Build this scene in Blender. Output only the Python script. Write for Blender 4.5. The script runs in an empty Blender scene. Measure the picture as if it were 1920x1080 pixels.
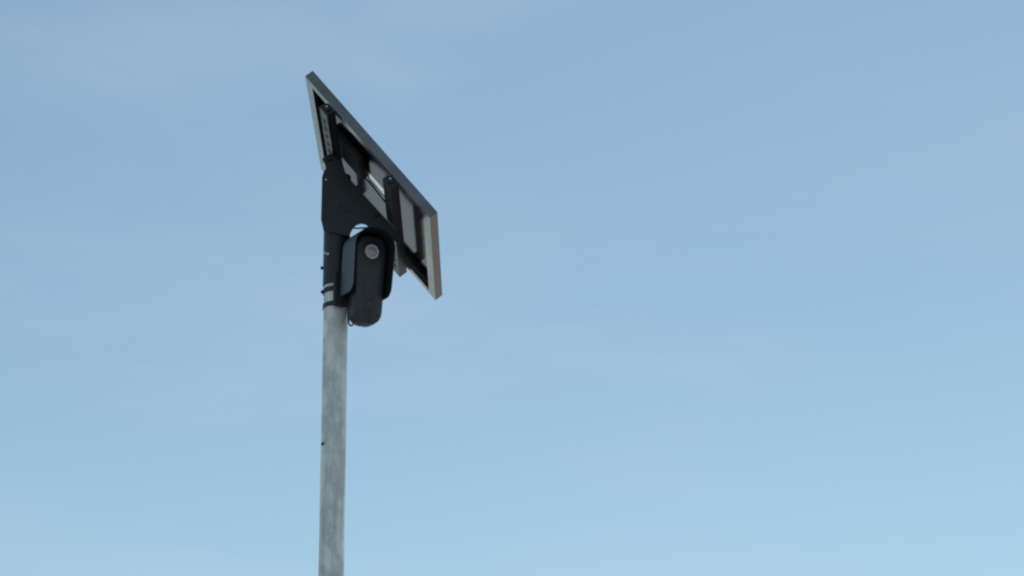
import bpy, bmesh, math, random
from mathutils import Vector, Matrix, Euler
R = math.radians
random.seed(7)
S = bpy.context.scene
COL = S.collection

# ------------------------------------------------------------------ camera
CAM_H = 1.65
cam_d = bpy.data.cameras.new("camera")
cam = bpy.data.objects.new("camera", cam_d)
COL.objects.link(cam)
cam_d.sensor_fit = 'HORIZONTAL'
cam_d.sensor_width = 36.0
cam_d.lens = 4200.0 / 1920.0 * 36.0
cam_d.clip_start = 0.05
cam_d.clip_end = 20000
_p, _r = 0.37744, -0.01441
fwd = Vector((0, math.cos(_p), math.sin(_p)))
r0 = Vector((1, 0, 0)); u0 = Vector((0, -math.sin(_p), math.cos(_p)))
rt = r0 * math.cos(_r) + u0 * math.sin(_r)
up = -r0 * math.sin(_r) + u0 * math.cos(_r)
cam.matrix_world = Matrix(((rt.x, up.x, -fwd.x, 0), (rt.y, up.y, -fwd.y, 0),
                           (rt.z, up.z, -fwd.z, CAM_H), (0, 0, 0, 1)))
S.camera = cam
S.cycles.filter_width = 2.3
S.render.resolution_x = 1024
S.render.resolution_y = 576

# ------------------------------------------------------------------ sky and sun
SUN_EL, SUN_AZ = R(63), R(24)          # azimuth measured from +Y towards +X
w = bpy.data.worlds.new("World"); S.world = w; w.use_nodes = True
nt = w.node_tree; nt.nodes.clear()
out = nt.nodes.new('ShaderNodeOutputWorld')
bg = nt.nodes.new('ShaderNodeBackground'); bg.inputs['Strength'].default_value = 0.131
sky = nt.nodes.new('ShaderNodeTexSky'); sky.sky_type = 'NISHITA'; sky.sun_disc = False
sky.sun_elevation = SUN_EL; sky.sun_rotation = SUN_AZ
sky.altitude = 100; sky.air_density = 1.0; sky.dust_density = 0.35; sky.ozone_density = 0.7
# thin high haze veil over the whole sky
tc = nt.nodes.new('ShaderNodeTexCoord')
mp = nt.nodes.new('ShaderNodeMapping'); mp.inputs['Scale'].default_value = (2.6, 2.6, 10.0)
mp.inputs['Rotation'].default_value = (0.25, 0.1, 0.4)
mp.inputs['Location'].default_value = (9.4, 2.5, 5.1)
nz = nt.nodes.new('ShaderNodeTexNoise'); nz.inputs['Scale'].default_value = 1.6
nz.inputs['Detail'].default_value = 8; nz.inputs['Roughness'].default_value = 0.52; nz.inputs['Distortion'].default_value = 0.35
rp = nt.nodes.new('ShaderNodeMapRange')
rp.inputs['From Min'].default_value = 0.40; rp.inputs['From Max'].default_value = 0.78
rp.inputs['To Min'].default_value = 0.0; rp.inputs['To Max'].default_value = 0.22
rp.interpolation_type = 'SMOOTHSTEP'
mx = nt.nodes.new('ShaderNodeMix'); mx.data_type = 'RGBA'
mx.inputs['B'].default_value = (4.1, 4.85, 5.85, 1)
L = nt.links.new
L(tc.outputs['Generated'], mp.inputs['Vector']); L(mp.outputs[0], nz.inputs['Vector'])
L(nz.outputs['Fac'], rp.inputs['Value']); L(rp.outputs[0], mx.inputs['Factor'])
wb = nt.nodes.new('ShaderNodeMix'); wb.data_type = 'RGBA'; wb.blend_type = 'MULTIPLY'
wb.inputs['Factor'].default_value = 1.0; wb.inputs['B'].default_value = (0.955, 1.022, 0.878, 1)
L(sky.outputs[0], wb.inputs['A']); L(wb.outputs['Result'], mx.inputs['A']); L(mx.outputs['Result'], bg.inputs['Color'])
L(bg.outputs[0], out.inputs['Surface'])

sd = bpy.data.lights.new("sun", 'SUN'); sd.energy = 4.0; sd.angle = R(0.53)
sd.color = (1.0, 0.95, 0.88)
sun = bpy.data.objects.new("sun", sd); COL.objects.link(sun)
sv = Vector((math.sin(SUN_AZ) * math.cos(SUN_EL), math.cos(SUN_AZ) * math.cos(SUN_EL), math.sin(SUN_EL)))
sun.rotation_euler = sv.to_track_quat('Z', 'Y').to_euler()
sun.location = (0, 0, 30)

S.view_settings.view_transform = 'Standard'
S.view_settings.look = 'None'
S.view_settings.exposure = 0.0
S.view_settings.gamma = 1.0
S.view_settings.use_curve_mapping = False

# ------------------------------------------------------------------ materials
def mat(name, col, rough=0.5, metal=0.0, var=0.0, scale=30.0, bump=0.0, bscale=None,
        stretch=(1, 1, 1), col2=None, rvar=0.0, spec=0.5, coat=0.0):
    m = bpy.data.materials.new(name); m.use_nodes = True
    t = m.node_tree; b = t.nodes['Principled BSDF']
    b.inputs['Base Color'].default_value = (*col, 1)
    b.inputs['Roughness'].default_value = rough
    b.inputs['Metallic'].default_value = metal
    b.inputs['Specular IOR Level'].default_value = spec
    b.inputs['Coat Weight'].default_value = coat
    tc = t.nodes.new('ShaderNodeTexCoord')
    mp = t.nodes.new('ShaderNodeMapping'); mp.inputs['Scale'].default_value = stretch
    t.links.new(tc.outputs['Object'], mp.inputs['Vector'])
    n = t.nodes.new('ShaderNodeTexNoise'); n.inputs['Scale'].default_value = scale
    n.inputs['Detail'].default_value = 6
    t.links.new(mp.outputs[0], n.inputs['Vector'])
    if var or col2:
        c2 = col2 or tuple(max(0, c * (1 - var)) for c in col)
        mr = t.nodes.new('ShaderNodeMapRange')
        mr.inputs['From Min'].default_value = 0.35; mr.inputs['From Max'].default_value = 0.65
        t.links.new(n.outputs['Fac'], mr.inputs['Value'])
        mi = t.nodes.new('ShaderNodeMix'); mi.data_type = 'RGBA'
        mi.inputs['A'].default_value = (*col, 1); mi.inputs['B'].default_value = (*c2, 1)
        t.links.new(mr.outputs[0], mi.inputs['Factor'])
        t.links.new(mi.outputs['Result'], b.inputs['Base Color'])
    if rvar:
        r2 = t.nodes.new('ShaderNodeMapRange')
        r2.inputs['From Min'].default_value = 0.3; r2.inputs['From Max'].default_value = 0.7
        r2.inputs['To Min'].default_value = rough - rvar; r2.inputs['To Max'].default_value = rough + rvar
        t.links.new(n.outputs['Fac'], r2.inputs['Value']); t.links.new(r2.outputs[0], b.inputs['Roughness'])
    if bump:
        n2 = t.nodes.new('ShaderNodeTexNoise'); n2.inputs['Scale'].default_value = bscale or scale * 3
        n2.inputs['Detail'].default_value = 4
        t.links.new(mp.outputs[0], n2.inputs['Vector'])
        bp = t.nodes.new('ShaderNodeBump'); bp.inputs['Strength'].default_value = bump
        bp.inputs['Distance'].default_value = 0.002
        t.links.new(n2.outputs['Fac'], bp.inputs['Height']); t.links.new(bp.outputs[0], b.inputs['Normal'])
    return m

def galvanised(name):
    m = bpy.data.materials.new(name); m.use_nodes = True
    t = m.node_tree; b = t.nodes['Principled BSDF']; N = t.nodes.new; K = t.links.new
    tc = N('ShaderNodeTexCoord')
    def noise(sc, st, det=5):
        mp = N('ShaderNodeMapping'); mp.inputs['Scale'].default_value = st
        K(tc.outputs['Object'], mp.inputs['Vector'])
        n = N('ShaderNodeTexNoise'); n.inputs['Scale'].default_value = sc; n.inputs['Detail'].default_value = det
        K(mp.outputs[0], n.inputs['Vector']); return n.outputs['Fac']
    def ramp(src, a, b_, lo, hi):
        r = N('ShaderNodeMapRange'); r.inputs['From Min'].default_value = a; r.inputs['From Max'].default_value = b_
        r.inputs['To Min'].default_value = lo; r.inputs['To Max'].default_value = hi
        K(src, r.inputs['Value']); return r.outputs[0]
    def mix(f, A, B):
        x = N('ShaderNodeMix'); x.data_type = 'RGBA'
        for s, v in (('A', A), ('B', B)):
            if isinstance(v, tuple): x.inputs[s].default_value = (*v, 1)
            else: K(v, x.inputs[s])
        K(f, x.inputs['Factor']); return x.outputs['Result']
    streak = noise(11, (4, 4, 0.45)); blotch = noise(26, (1, 1, 0.7), 9); fine = noise(75, (1, 1, 0.5), 8)
    vor = N('ShaderNodeTexVoronoi'); vor.inputs['Scale'].default_value = 70
    K(tc.outputs['Object'], vor.inputs['Vector'])
    c = mix(ramp(blotch, .42, .58, 0, 1), (0.86, 0.85, 0.80), (0.62, 0.62, 0.615))
    c = mix(ramp(streak, .48, .66, 0, .4), c, (0.50, 0.505, 0.515))
    c = mix(ramp(fine, .54, .72, 0, .6), c, (0.88, 0.89, 0.87))
    drip = noise(26, (2.2, 2.2, 0.12), 6)
    c = mix(ramp(drip, .58, .72, 0, .45), c, (0.38, 0.39, 0.41))
    sp = N('ShaderNodeSeparateColor'); K(vor.outputs['Color'], sp.inputs[0])
    c = mix(ramp(sp.outputs[0], 0, 1, 0, .22), c, (0.42, 0.44, 0.46))
    K(c, b.inputs['Base Color'])
    b.inputs['Metallic'].default_value = 0.25
    K(ramp(blotch, .3, .7, .42, .62), b.inputs['Roughness'])
    bp = N('ShaderNodeBump'); bp.inputs['Strength'].default_value = 0.35; bp.inputs['Distance'].default_value = 0.002
    K(fine, bp.inputs['Height']); K(bp.outputs[0], b.inputs['Normal'])
    return m

def cells(name):
    m = bpy.data.materials.new(name); m.use_nodes = True
    t = m.node_tree; b = t.nodes['Principled BSDF']
    br = t.nodes.new('ShaderNodeTexBrick'); br.offset = 0
    br.inputs['Color1'].default_value = (.012, .016, .04, 1); br.inputs['Color2'].default_value = (.015, .02, .05, 1)
    br.inputs['Mortar'].default_value = (.6, .6, .6, 1); br.inputs['Scale'].default_value = 1
    br.inputs['Brick Width'].default_value = .08; br.inputs['Row Height'].default_value = .13
    br.inputs['Mortar Size'].default_value = .0015
    tc = t.nodes.new('ShaderNodeTexCoord'); t.links.new(tc.outputs['Object'], br.inputs['Vector'])
    t.links.new(br.outputs[0], b.inputs['Base Color']); b.inputs['Roughness'].default_value = .08
    return m

M = dict(
    zinc=galvanised('galvanised_steel'),
    alu=mat('anodised_aluminium', (0.232, 0.220, 0.208), .22, .8, .22, 25, stretch=(1, .15, 1), rvar=.06),
    sheet=mat('black_backsheet', (0.016, 0.015, 0.015), .11, 0, .2, 8, spec=.085, bump=.02, bscale=18),
    blacksteel=mat('black_powder_coat', (0.012, 0.0135, 0.0155), .42, 0, 0, 22, col2=(0.021, 0.0225, 0.0245), rvar=.10, bump=.12, bscale=140),
    rail=mat('weathered_black_rail', (0.030, 0.030, 0.030), .42, .1, .35, 18, rvar=.08, bump=.06, bscale=300),
    plastic=mat('dark_grey_plastic', (0.024, 0.028, 0.038), .38, 0, .22, 14, bump=.06, bscale=500),
    hood=mat('grey_hood_plastic', (0.080, 0.086, 0.105), .50, 0, .12, 12, bump=.06, bscale=450),
    mattblack=mat('matt_black_and_hood_shade', (0.006, 0.006, 0.007), .75),  # plain black parts, and the shade painted inside the hood
    rubber=mat('black_rubber', (0.010, 0.010, 0.011), .55),
    bolt=mat('zinc_bolt', (0.62, 0.62, 0.62), .25, 1.0),
    blackbolt=mat('black_bolt', (0.014, 0.014, 0.015), .35, .2),
    window=mat('dark_window_plastic', (0.024, 0.027, 0.034), .40),
    led=mat('led_plastic', (0.40, 0.41, 0.43), .2),
    lens=mat('frosted_lens', (0.43, 0.44, 0.47), .15, 0, .3, 220),
    lensrim=mat('pale_lens_rim', (0.58, 0.59, 0.61), .3),
    label=mat('silver_label', (0.92, 0.91, 0.89), .22, .9, .05, 30),
    tape=mat('pale_tape', (0.90, 0.91, 0.90), .4, 0, .12, 60),
    cells=cells('solar_cells'),
    concrete=mat('concrete', (0.36, 0.35, 0.33), .9, 0, .25, 12, bump=.4),
    ground=mat('gravel_ground', (0.205, 0.208, 0.208), .95, 0, 0, .9, col2=(0.16, 0.162, 0.162), bump=.6, bscale=20),
)

def edge_tint(m, c, metal=None):
    b = M[m].node_tree.nodes['Principled BSDF']; b.inputs['Specular Tint'].default_value = (*c, 1)
    if metal is not None: b.inputs['Metallic'].default_value = metal
edge_tint('sheet', (.82, .735, .75), 1.0)
edge_tint('alu', (.98, .885, .90))
edge_tint('label', (1.0, .90, .93))

# ------------------------------------------------------------------ mesh helpers
def link(name, bm, m, parent=None, smooth=False):
    bmesh.ops.recalc_face_normals(bm, faces=bm.faces)
    me = bpy.data.meshes.new(name); bm.to_mesh(me); bm.free()
    me.materials.append(m)
    if smooth:
        for p in me.polygons: p.use_smooth = True
        try: me.set_sharp_from_angle(angle=R(38))
        except Exception: pass
    o = bpy.data.objects.new(name, me); COL.objects.link(o)
    if parent:
        o.parent = parent; o.matrix_parent_inverse = Matrix.Identity(4)
    return o

def empty(name, mw=None):
    o = bpy.data.objects.new(name, None); COL.objects.link(o)
    o.empty_display_size = .05
    if mw is not None: o.matrix_world = mw
    return o

def tag(o, label, cat, group=None):
    o['label'] = label; o['category'] = cat
    if group: o['group'] = group

def box(x0, x1, y0, y1, z0, z1, bev=0.0, seg=2):
    bm = bmesh.new()
    bmesh.ops.create_cube(bm, size=1)
    for v in bm.verts:
        v.co = Vector(((x0 + x1) / 2 + v.co.x * (x1 - x0), (y0 + y1) / 2 + v.co.y * (y1 - y0), (z0 + z1) / 2 + v.co.z * (z1 - z0)))
    if bev: bmesh.ops.bevel(bm, geom=bm.edges[:], offset=bev, segments=seg, affect='EDGES', profile=.5)
    return bm

def prism(pts, axis_fn, bev=0.0):
    """closed outline pts (a,b) extruded between two depths; axis_fn(a,b,k) -> Vector, k in 0,1"""
    bm = bmesh.new()
    f = [bm.verts.new(axis_fn(a, b, 0)) for a, b in pts]; g = [bm.verts.new(axis_fn(a, b, 1)) for a, b in pts]
    bm.faces.new(f); bm.faces.new(g[::-1])
    for i in range(len(pts)):
        j = (i + 1) % len(pts); bm.faces.new((f[i], g[i], g[j], f[j]))
    if bev: bmesh.ops.bevel(bm, geom=bm.edges[:], offset=bev, segments=1, affect='EDGES')
    return bm

def cyl(p0, p1, r, seg=32, bev=0.0, r2=None):
    p0, p1 = Vector(p0), Vector(p1); d = p1 - p0
    bm = bmesh.new()
    bmesh.ops.create_cone(bm, cap_ends=True, segments=seg, radius1=r, radius2=r if r2 is None else r2, depth=d.length)
    if bev:
        ed = [e for e in bm.edges if abs(e.verts[0].co.z - e.verts[1].co.z) < 1e-7]
        bmesh.ops.bevel(bm, geom=ed, offset=bev, segments=2, affect='EDGES', profile=.5)
    q = Vector((0, 0, 1)).rotation_difference(d.normalized()).to_matrix().to_4x4()
    bmesh.ops.transform(bm, matrix=Matrix.Translation((p0 + p1) / 2) @ q, verts=bm.verts)
    return bm

def ring(z0, z1, ri, ro, seg=48, bev=.0):
    """hollow collar about the local Z axis"""
    bm = bmesh.new(); L4 = []
    prof = [(ri, z0), (ro - bev, z0), (ro, z0 + bev), (ro, z1 - bev), (ro - bev, z1), (ri, z1)]
    for k in range(seg):
        a = 2 * math.pi * k / seg
        L4.append([bm.verts.new((r * math.cos(a), r * math.sin(a), z)) for r, z in prof])
    n = len(prof)
    for k in range(seg):
        A, B = L4[k], L4[(k + 1) % seg]
        for i in range(n):
            j = (i + 1) % n; bm.faces.new((A[i], B[i], B[j], A[j]))
    return bm

def catmull(P, n=8):
    P = [Vector(p) for p in P]; P = [P[0] * 2 - P[1]] + P + [P[-1] * 2 - P[-2]]; o = []
    for i in range(1, len(P) - 2):
        a, b, c, d = P[i - 1:i + 3]
        for k in range(n):
            t = k / n
            o.append(.5 * ((2 * b) + (c - a) * t + (2 * a - 5 * b + 4 * c - d) * t * t + (3 * b - a - 3 * c + d) * t ** 3))
    o.append(P[-2]); return o

def tube(P, r, seg=10, n=8):
    P = catmull(P, n); bm = bmesh.new(); rings = []
    t0 = (P[1] - P[0]).normalized(); nrm = t0.orthogonal().normalized()
    for i, p in enumerate(P):
        t = ((P[i + 1] if i + 1 < len(P) else p) - (P[i - 1] if i else p)).normalized()
        nrm = (nrm - t * nrm.dot(t)).normalized(); b = t.cross(nrm)
        rings.append([bm.verts.new(p + (nrm * math.cos(a) + b * math.sin(a)) * r) for a in [2 * math.pi * k / seg for k in range(seg)]])
    for A, B in zip(rings, rings[1:]):
        for k in range(seg): bm.faces.new((A[k], A[(k + 1) % seg], B[(k + 1) % seg], B[k]))
    bm.faces.new(rings[0]); bm.faces.new(rings[-1][::-1])
    return bm

def hexbolt(c, d, r, h, m, parent, name='bolt'):
    c, d = Vector(c), Vector(d).normalized()
    return link(name, cyl(c, c + d * h, r, 6, bev=r * .12), m, parent)

# ------------------------------------------------------------------ ground
bm = bmesh.new(); bmesh.ops.create_circle(bm, cap_ends=True, segments=96, radius=6000)
g = link('ground', bm, M['ground']); g['kind'] = 'structure'

# ------------------------------------------------------------------ pole
PX, PY = -0.43555, 5.15305
RAD = 0.03015
TOP = CAM_H + 2.335
pole = empty('steel_pole', Matrix.Translation((PX, PY, 0)))
tag(pole, 'tall weathered galvanised steel pole standing bare against the blue sky', 'pole')
link('footing', cyl((0, 0, -.25), (0, 0, .06), .22, 40, bev=.012), M['concrete'], pole, True)
# tube with slight unevenness
bm = bmesh.new(); rings = []; seg = 56
for i in range(81):
    z = .061 + (TOP - .061) * i / 80
    rings.append([bm.verts.new((math.cos(a) * RAD * (1 + .006 * math.sin(3 * z + 2 * a)), math.sin(a) * RAD * (1 + .006 * math.cos(5 * z + a)), z))
                  for a in [2 * math.pi * k / seg for k in range(seg)]])
for A, B in zip(rings, rings[1:]):
    for k in range(seg): bm.faces.new((A[k], A[(k + 1) % seg], B[(k + 1) % seg], B[k]))
bm.faces.new(rings[-1])
link('shaft', bm, M['zinc'], pole, True)
# weld seam running up the shaft
bm = box(-.0012, .0012, -.0006, .0006, .07, TOP - .4, .0004, 1)
o = link('weld_seam', bm, M['zinc'], pole)
o.location = (.0035, -RAD - .0002, 0)
# strip of pale tape on the left flank, just below the straps
def patch(name, a0, a1, z0, z1, m, parent, off=.0006, thick=.0007, seg=8):
    bm = bmesh.new(); rows = []
    for k in range(seg + 1):
        a = a0 + (a1 - a0) * k / seg; row = []
        for rr in (RAD + off, RAD + off + thick):
            for z in (z0, z1):
                row.append(bm.verts.new((rr * math.cos(a), rr * math.sin(a), z)))
        rows.append(row)
    for A, B in zip(rows, rows[1:]):
        for i, j in ((0, 1), (1, 3), (3, 2), (2, 0)): bm.faces.new((A[i], A[j], B[j], B[i]))
    for E_ in (rows[0], rows[-1]): bm.faces.new((E_[0], E_[1], E_[3], E_[2]))
    return link(name, bm, m, parent)
zz = CAM_H + 1.958
patch('tape_strip', R(202), R(238), zz - .047, zz - .002, M['tape'], pole)
# small dark plug on the left flank lower down
zb = CAM_H + 1.640
pa = Vector((math.cos(R(217)), math.sin(R(217)), 0))
link('plug', cyl(pa * (RAD - .001) + Vector((0, 0, zb)), pa * (RAD + .0022) + Vector((0, 0, zb + .001)), .0050, 12, bev=.0010), M['rubber'], pole, True)

# ------------------------------------------------------------------ panel frame of reference
UX, VX, NX = Vector((.62497627, .00783107, -.78060447)), Vector((-.01252912, .99992151, 0)), Vector((.7805432, .00978024, .62502533))
A0 = Vector((-.49679687, 4.88214992, 2.49899755 + CAM_H))
LU, LV, TH = .4861, .5402, .02334
PM = Matrix(((UX.x, VX.x, NX.x, A0.x), (UX.y, VX.y, NX.y, A0.y), (UX.z, VX.z, NX.z, A0.z), (0, 0, 0, 1)))

# ------------------------------------------------------------------ solar panel (local x=u, y=v, z=n)
sp = empty('solar_panel', PM)
tag(sp, 'square solar panel in aluminium frame seen from its glossy black back', 'solar panel')
LIP, WT = .0255, .002
def frame_member(L):      # channel along local x, outer wall at y=0, lip on the back (z=0)
    pts = [(0, 0), (LIP, 0), (LIP, WT), (WT, WT), (WT, TH - .0075), (.009, TH - .0075), (.009, TH - .0060), (WT, TH - .0060), (WT, TH - .0015), (.007, TH - .0015), (.007, TH), (0, TH)]
    return pts
def member(P, d, inn, L):
    """mitred frame member: from P along d (unit, local), inward direction inn"""
    P, d, inn = Vector(P), Vector(d), Vector(inn)
    pts = frame_member(L)
    def fn(a, b, k):
        return P + inn * a + d * (a if k == 0 else L - a) + Vector((0, 0, b))
    return prism(pts, fn)
G = .0004
frm = []
for P, d, inn, L in (((0, 0, 0), (1, 0, 0), (0, 1, 0), LU), ((0, LV, 0), (1, 0, 0), (0, -1, 0), LU),
                     ((0, 0, 0), (0, 1, 0), (1, 0, 0), LV), ((LU, 0, 0), (0, 1, 0), (-1, 0, 0), LV)):
    d_ = Vector(d)
    o = link('frame_member', member(Vector(P) + d_ * G, d, inn, L - 2 * G), M['alu'], sp)
    frm.append(o)
# screw holes / rivets along the side lips
for x in (LIP * .52, LU - LIP * .52):
    for y in (.09, .17, .25, .33, .41, .48):
        link('drain_hole', cyl((x, y, -.0003), (x, y, .0004), .0016, 10), M['mattblack'], sp)
link('backsheet', box(.0022, LU - .0022, .0022, LV - .0022, TH - .0058, TH - .0052), M['sheet'], sp)
link('glass', box(.0024, LU - .0024, .0024, LV - .0024, TH - .0050, TH - .0017), M['cells'], sp)
SB = TH - .0058            # back surface of the sheet
link('label', box(.190, .335, .232, .292, SB - .0006, SB - .0001), M['label'], sp)
jb = link('junction_box', box(.084, .198, .158, .286, SB - .0135, SB - .0002, .003), M['mattblack'], sp, True)
link('cover', box(.088, .194, .162, .282, SB - .0155, SB - .0137, .0006), M['mattblack'], jb)

# ------------------------------------------------------------------ mounting bracket
br = empty('panel_bracket', Matrix.Translation((PX, PY, CAM_H)))
tag(br, 'black steel tilt bracket with two rails carrying the panel atop the pole', 'bracket')
def P2(x, z, y): return Vector((x, y, z))
def uvn(u, v, n):          # panel coordinates -> bracket local
    return (PM @ Vector((u, v, n))) - Vector((PX, PY, CAM_H))
RS = .0331
def sleeve_bm():
    return ring(2.052, 2.345, RAD + .0004, RS, 48, .0008)
link('sleeve', sleeve_bm(), M['blacksteel'], br, True)
link('sleeve_cap', cyl((0, 0, 2.3452), (0, 0, 2.350), RS, 48), M['blacksteel'], br, True)
# side plates: outline traced in the vertical plane of the tilt
RH = .0250                 # rail depth
outl = [(-.0347, 2.388), (-.006, 2.405), (.0060, 2.392), (.0160, 2.366), (.0215, 2.345), (.0345, 2.3226), (.0521, 2.3034), (.0900, 2.2583),
        (.1261, 2.2154), (.1488, 2.1878), (.1490, 2.160), (.1300, 2.150), (.100, 2.168), (.0905, 2.184), (.0830, 2.197), (.0740, 2.2045), (.0639, 2.2070), (.0530, 2.2045),
        (.0441, 2.1980), (.0375, 2.184), (.0345, 2.1735), (-.0300, 2.1870), (-.0371, 2.2185), (-.0365, 2.335), (-.0327, 2.3497), (-.0262, 2.3585), (-.0275, 2.368), (-.0346, 2.3777), (-.0375, 2.383)]
for y0, y1 in ((-.0385, -.0345), (.0345, .0385)):
    pl = outl if y0 < 0 else outl[:10] + [(.149, 2.182), (.110, 2.222), (.070, 2.247), (.030, 2.250), (-.0371, 2.240)] + outl[-6:]
    link('side_plate', prism(pl, lambda a, b, k: Vector((a, y0 if k == 0 else y1, b)), .0006 if y0 < 0 else 0), M['blacksteel'], br)
# web between the plates at the pole side
link('web', box(-.0362, -.0338, -.0343, .0343, 2.225, 2.335, .0006, 1), M['blacksteel'], br)
# flange along the sloping edge, seating the rails
for s, ya, yb in ((-1, -.0343, -.012), (1, .012, .0343)):
    pts = [(.0555, 2.2975), (.1455, 2.1885), (.1438, 2.1868), (.0538, 2.2958)]
    link('flange', prism(pts, lambda a, b, k: Vector((a, ya if k == 0 else yb, b))), M['blacksteel'], br)
# rails: slotted steel angles with slots, lying on the frame lips
def rail(u0, u1, v0, v1):
    t = .0025
    pm = [(u0, -RH), (u1, -RH), (u1, -.0004), (u1 - t, -.0004), (u1 - t, -RH + t), (u0, -RH + t)]
    o = link('rail', prism(pm, lambda a, b, k: uvn(a, v0 if k == 0 else v1, b), .0004), M['rail'], br)
    uc = (u0 + u1) / 2; v = v0 + .055
    while v < v1 - .03:
        pts = []
        for k in range(16):
            a = 2 * math.pi * k / 16
            pts.append((uc + .0042 * math.cos(a), v + .0042 * math.sin(a) + (.0065 if math.sin(a) > 0 else -.0065)))
        link('slot', prism(pts, lambda a, b, k: uvn(a, b, -RH - .0004 if k == 0 else -RH + .0006)), M['mattblack'], o)
        v += .042
    # end tab with a black clamping knob facing along the rail
    nc = -RH * .5
    def end(u, v, n): return uvn(u, v, n)
    pt = [(u0, -RH + .0001), (u1, -RH + .0001), (u1, -.001), (u0 + .012, -.001), (u0, -.012)]
    link('end_tab', prism(pt, lambda a, b, k: uvn(a, v0 - .0002 if k == 0 else v0 - .0026, b)), M['rail'], o)
    link('knob', cyl(uvn(uc, v0 - .0028, nc), uvn(uc, v0 - .012, nc), .0098, 28, bev=.002), M['rubber'], o, True)
    link('bolt_tip', cyl(uvn(uc, v0 - .0121, nc), uvn(uc, v0 - .0145, nc), .0026, 12, bev=.0006), M['bolt'], o, True)
    link('bolt_shank', cyl(uvn(uc, v1 - .03, -RH + .0026), uvn(uc, v1 - .03, -.0002), .004, 12), M['blackbolt'], o, True)
    return o
rail(.089, .119, .000, .566)
rail(.336, .367, .000, .570)
# pivot bolts through the plates
for x, z in ((.1010, 2.2280), (-.0200, 2.3850)):
    hexbolt((x, -.0387, z), (0, -1, 0), .0070, .005, M['blackbolt'], br)
for x, z in ((.0080, 2.2560), (.0230, 2.2580), (.0190, 2.2420), (.0320, 2.2385)):
    hexbolt((x, -.0387, z), (0, -1, 0), .0042, .003, M['rail'], br)
link('rivet', cyl((-.0262, -.0387, 2.3270), (-.0262, -.0400, 2.3270), .0026, 14, bev=.0005), M['bolt'], br, True)
link('rivet', cyl((.0900, -.0387, 2.1935), (.0900, -.0405, 2.1935), .0036, 14, bev=.0006), M['rail'], br, True)
# set screws in the sleeve
for a, z, m, r, h in ((R(222), 2.134, 'bolt', .0040, .004), (R(238), 2.1285, 'bolt', .0040, .004), (R(183), 2.103, 'blackbolt', .0042, .006)):
    d = Vector((math.cos(a), math.sin(a), 0))
    hexbolt(d * (RS + .0001) + Vector((0, 0, z)), d, r, h, M[m], br, 'set_screw')

# ------------------------------------------------------------------ hooded device
AL, BE = R(28), R(6)
f = Vector((math.sin(AL), -math.cos(AL), 0))
LENS = Vector((PX + .0928, PY - .080, CAM_H + 2.1122))
# local: x right, y outward (front), z up ; tilt so that the front looks slightly down
xl = Vector((-f.y, f.x, 0)) * 1.0
xl = Vector((math.cos(AL), math.sin(AL), 0))
yl = (f * math.cos(BE) + Vector((0, 0, -math.sin(BE)))).normalized()
zl = (Vector((0, 0, 1)) * math.cos(BE) + f * math.sin(BE)).normalized()
# keep right handed: x, -y(back), z
bk = -yl
DM = Matrix(((xl.x, bk.x, zl.x, LENS.x), (xl.y, bk.y, zl.y, LENS.y), (xl.z, bk.z, zl.z, LENS.z), (0, 0, 0, 1)))
dv = empty('security_camera', DM)      # local y points backwards, front face at y=0
tag(dv, 'dark grey hooded camera housing with round pale lens strapped to the pole', 'camera')

def rr_outline(w0, w1, z0, z1, rt_, rb, n=10):
    """outline, half width w0 at the bottom, w1 at the top, with rounded corners"""
    pts = []
    for cx, cz, r, a0 in ((w1 - rt_, z1 - rt_, rt_, 0), (-w1 + rt_, z1 - rt_, rt_, 90), (-w0 + rb, z0 + rb, rb, 180), (w0 - rb, z0 + rb, rb, 270)):
        for k in range(n + 1):
            a = R(a0 + 90 * k / n); pts.append((cx + r * math.cos(a), cz + r * math.sin(a)))
    return pts
def loft(sections):
    bm = bmesh.new(); rows = [[bm.verts.new(p) for p in s] for s in sections]
    n = len(rows[0])
    for A, B in zip(rows, rows[1:]):
        for i in range(n):
            j = (i + 1) % n; bm.faces.new((A[i], A[j], B[j], B[i]))
    bm.faces.new(rows[0][::-1]); bm.faces.new(rows[-1])
    return bm
secs = []
for y, ins in ((0, .0065), (.0012, .0035), (.004, .0012), (.008, 0), (.040, 0), (.046, .002), (.050, .008)):
    secs.append([Vector((a, y, b)) for a, b in rr_outline(.0385 - ins, .0422 - ins, -.182 + ins, .043 - ins, .033, .0325)])
body = link('body', loft(secs), M['plastic'], dv, True)
# hood: an arched shell open at front and bottom
HW, HT, HB, HD0, HD1, TK = .0560, .0545, -.112, -.027, .050, .0028
def arch(w, top, r, zb, n=12):
    pts = [(w, zb)]
    for cx, a0 in ((w - r, 0), (-w + r, 90)):
        for k in range(n + 1):
            a = R(a0 + 90 * k / n); pts.append((cx + r * math.cos(a), top - r + r * math.sin(a)))
    pts.append((-w, zb))
    # the right cheek draws in a little towards the bottom
    return [(a - (a / HW) * (.003 + .007 * (HT - b) / (HT - HB)), b) if a > 0 else (a, b) for a, b in pts]
def hood_shell(w, top, r, y0, y1, zb, rb):
    """shell surface rows from front to back, the side bottoms rounded at the front"""
    rows = []
    ys = [y0 + rb * (1 - math.cos(R(90 * k / 6))) for k in range(7)] + [y0 + rb + (y1 - y0 - rb) * k / 3 for k in (1, 2, 3)]
    for k, y in enumerate(ys):
        t = max(0.0, 1 - (y - y0) / rb)
        z = zb + rb * (1 - math.sqrt(max(0, 1 - t * t)))
        rows.append([Vector((a, y, b)) for a, b in arch(w, top, r, z)])
    return rows
O = hood_shell(HW, HT, .049, HD0, HD1, HB, .022)
I = hood_shell(HW - TK, HT - TK, .0465, HD0, HD1, HB, .022)
bm = bmesh.new()
vo = [[bm.verts.new(p) for p in r] for r in O]; vi = [[bm.verts.new(p) for p in r] for r in I]
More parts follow.
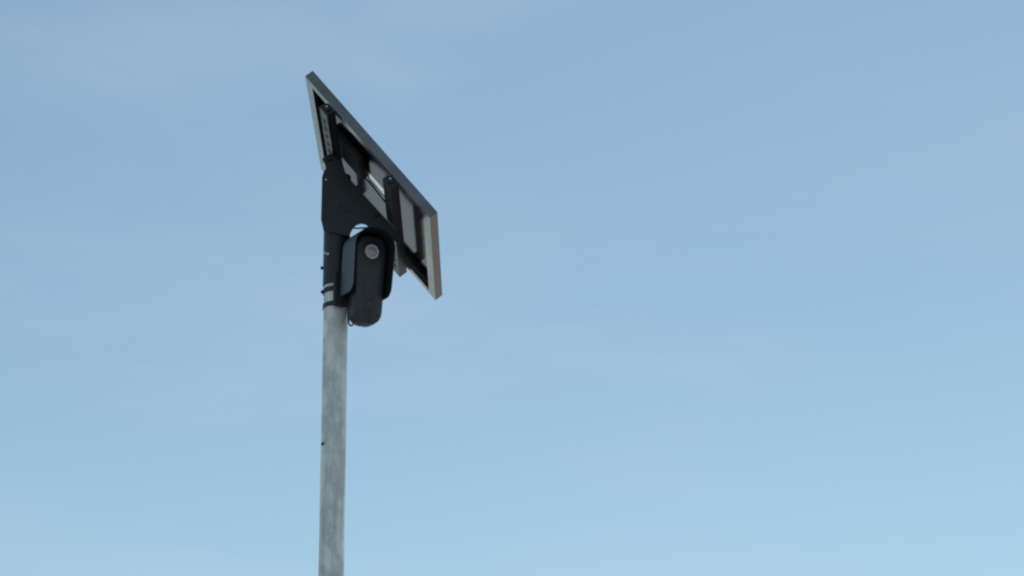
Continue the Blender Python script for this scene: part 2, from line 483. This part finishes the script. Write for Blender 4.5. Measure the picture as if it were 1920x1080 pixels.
set_o = {v_ for r_ in vo for v_ in r_}
n = len(vo[0])
for rows in (vo, vi):
    for A, B in zip(rows, rows[1:]):
        for i in range(n - 1): bm.faces.new((A[i], A[i + 1], B[i + 1], B[i]))
for i in range(n - 1):
    bm.faces.new((vo[0][i], vo[0][i + 1], vi[0][i + 1], vi[0][i]))
    bm.faces.new((vo[-1][i], vo[-1][i + 1], vi[-1][i + 1], vi[-1][i]))
for k in (0, n - 1):
    for a in range(len(vo) - 1): bm.faces.new((vo[a][k], vo[a + 1][k], vi[a + 1][k], vi[a][k]))
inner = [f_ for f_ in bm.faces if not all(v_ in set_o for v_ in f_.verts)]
for f_ in inner: f_.material_index = 1  # inside and rim blackened: the hood's inner shadow put into the colour
hood = link('hood', bm, M['hood'], dv, True); hood.data.materials.append(M['mattblack'])
# back wall of the hood
link('hood_back', prism(arch(HW - TK - .0004, HT - TK - .0004, .0462, HB + .01), lambda a, b, k: Vector((a, .0505 if k else .0480, b))), M['mattblack'], hood)
# lens
def disc_profile(prof, seg=40):
    bm = bmesh.new(); rows = []
    for r, y in prof:
        rows.append([bm.verts.new((r * math.cos(2 * math.pi * k / seg), y, r * math.sin(2 * math.pi * k / seg))) for k in range(seg)])
    for A, B in zip(rows, rows[1:]):
        for k in range(seg): bm.faces.new((A[k], A[(k + 1) % seg], B[(k + 1) % seg], B[k]))
    bm.faces.new(rows[0]); bm.faces.new(rows[-1][::-1]); return bm
bez = link('lens_bezel', disc_profile([(.0225, .002), (.0225, -.0006), (.0214, -.0014), (.0190, -.0014), (.0184, -.0008), (.0184, .001)]), M['plastic'], dv, True)
link('lens_rim', disc_profile([(.0182, .0008), (.0182, -.0024), (.0172, -.0036), (.0140, -.0042), (.0128, -.0036), (.0124, .0004)]), M['lensrim'], dv, True)
lens = link('lens', disc_profile([(.0123, .0002), (.0122, -.0034), (.0100, -.0048), (.0065, -.0058), (.0030, -.0063), (.0008, -.0065)]), M['lens'], dv, True)
for k in range(8):
    a = 2 * math.pi * (k + .25) / 8
    bm = box(.0132, .0168, -.0050, -.0038, -.0014, .0014, .0002, 1)
    bmesh.ops.transform(bm, matrix=Matrix.Rotation(a, 4, 'Y'), verts=bm.verts)
    link('led', bm, M['led'], lens)
# shallow recessed panel line and lower sensor window
bm = disc_profile([(.0118, .002), (.0118, -.0003), (.0108, -.0010), (.0092, -.0010), (.0086, -.0003), (.0010, -.0002)])
bmesh.ops.translate(bm, vec=(0, 0, -.136), verts=bm.verts)
link('sensor_window', bm, M['window'], dv, True)
# parting line round the body and the screws that close it
gro = [Vector((a * 1.0, 0, b)) for a, b in rr_outline(.0386, .0423, -.1821, .0431, .033, .0325)]
bm = bmesh.new(); ra = [[bm.verts.new((p.x * k, y, p.z + (k - 1) * .07)) for p in gro] for k, y in ((1.006, .0215), (1.006, .0235))]
rb_ = [[bm.verts.new((p.x * .99, y, p.z - (.01) * .07)) for p in gro] for y in (.0235, .0215)]
rows = ra + rb_ + [ra[0]]
for A_, B_ in zip(rows, rows[1:]):
    for i_ in range(len(gro)):
        j_ = (i_ + 1) % len(gro); bm.faces.new((A_[i_], A_[j_], B_[j_], B_[i_]))
link('parting_seam', bm, M['mattblack'], dv, True)
for sx, sz in ((-.026, -.158), (.026, -.158), (-.030, .022), (.030, .022)):
    link('screw', cyl((sx, .0030, sz), (sx, -.0006, sz), .0028, 14, bev=.0005), M['blackbolt'], dv, True)
# bracket to the pole
inv = DM.inverted()
link('mount_arm', cyl(Vector((0, .0508, -.05)), Vector((0, .070, -.05)), .016, 24), M['blacksteel'], dv, True)
mb = empty('strap_mount', Matrix.Translation((PX, PY, CAM_H)))
tag(mb, 'black strap mount clamped round the pole beneath the sleeve', 'mount')
def fbox(w0, w1, d0, d1, z0, z1, bev):
    bm = box(w0, w1, -d1, -d0, z0, z1, bev, 2)
    bmesh.ops.transform(bm, matrix=Matrix.Rotation(AL, 4, 'Z'), verts=bm.verts); return bm
link('mount_block', fbox(-.024, .020, RS + .0028, RS + .020, 1.985, 2.072, .003), M['mattblack'], mb, True)
for z in (2.037, 1.998):
    st = link('strap', ring(z - .006, z + .006, RAD + .0004, RAD + .0022, 48, .0004), M['blacksteel'], mb, True)
    st_a = R(196)
    d = Vector((math.cos(st_a), math.sin(st_a), 0))
    if z > 2.02:
        link('strap_screw', cyl(d * (RAD + .0023) + Vector((0, 0, z - .001)), d * (RAD + .0075) + Vector((0, 0, z - .001)), .0045, 12, bev=.001), M['blackbolt'], st, True)
edge = link('strap_edge', ring(2.0450, 2.0505, RAD + .0003, RAD + .0016, 48, .0003), M['zinc'], mb, True)

# ------------------------------------------------------------------ cables
def W(u, v, n): return PM @ Vector((u, v, n))
def PW(x, y, z): return Vector((PX + x, PY + y, CAM_H + z))
c1 = link('panel_cable', tube([W(.1982, .280, SB - .0055), W(.205, .283, SB - .0036), W(.245, .287, SB - .0036), W(.285, .294, SB - .004), W(.325, .300, SB - .004)], .0026), M['rubber'], None, True)
tag(c1, 'thin black cable running across the back of the solar panel', 'cable')
c2 = link('camera_cable', tube([PW(.0335, -.004, 2.212), PW(.047, -.010, 2.2055), PW(.062, -.012, 2.2050), PW(.080, -.012, 2.2065), PW(.098, -.010, 2.214), PW(.118, -.008, 2.216)], .0021), M['rubber'], None, True)
tag(c2, 'short black cable bridging the gap above the camera hood', 'cable')
c3 = link('drip_cable', tube([PW(.030, -.012, 1.99), PW(.0325, -.016, 1.963), PW(.036, -.022, 1.944), PW(.043, -.028, 1.940), PW(.054, -.036, 1.950), PW(.062, -.042, 1.965)], .0022), M['rubber'], None, True)
tag(c3, 'small black cable loop hanging between pole and underside of camera housing', 'cable')
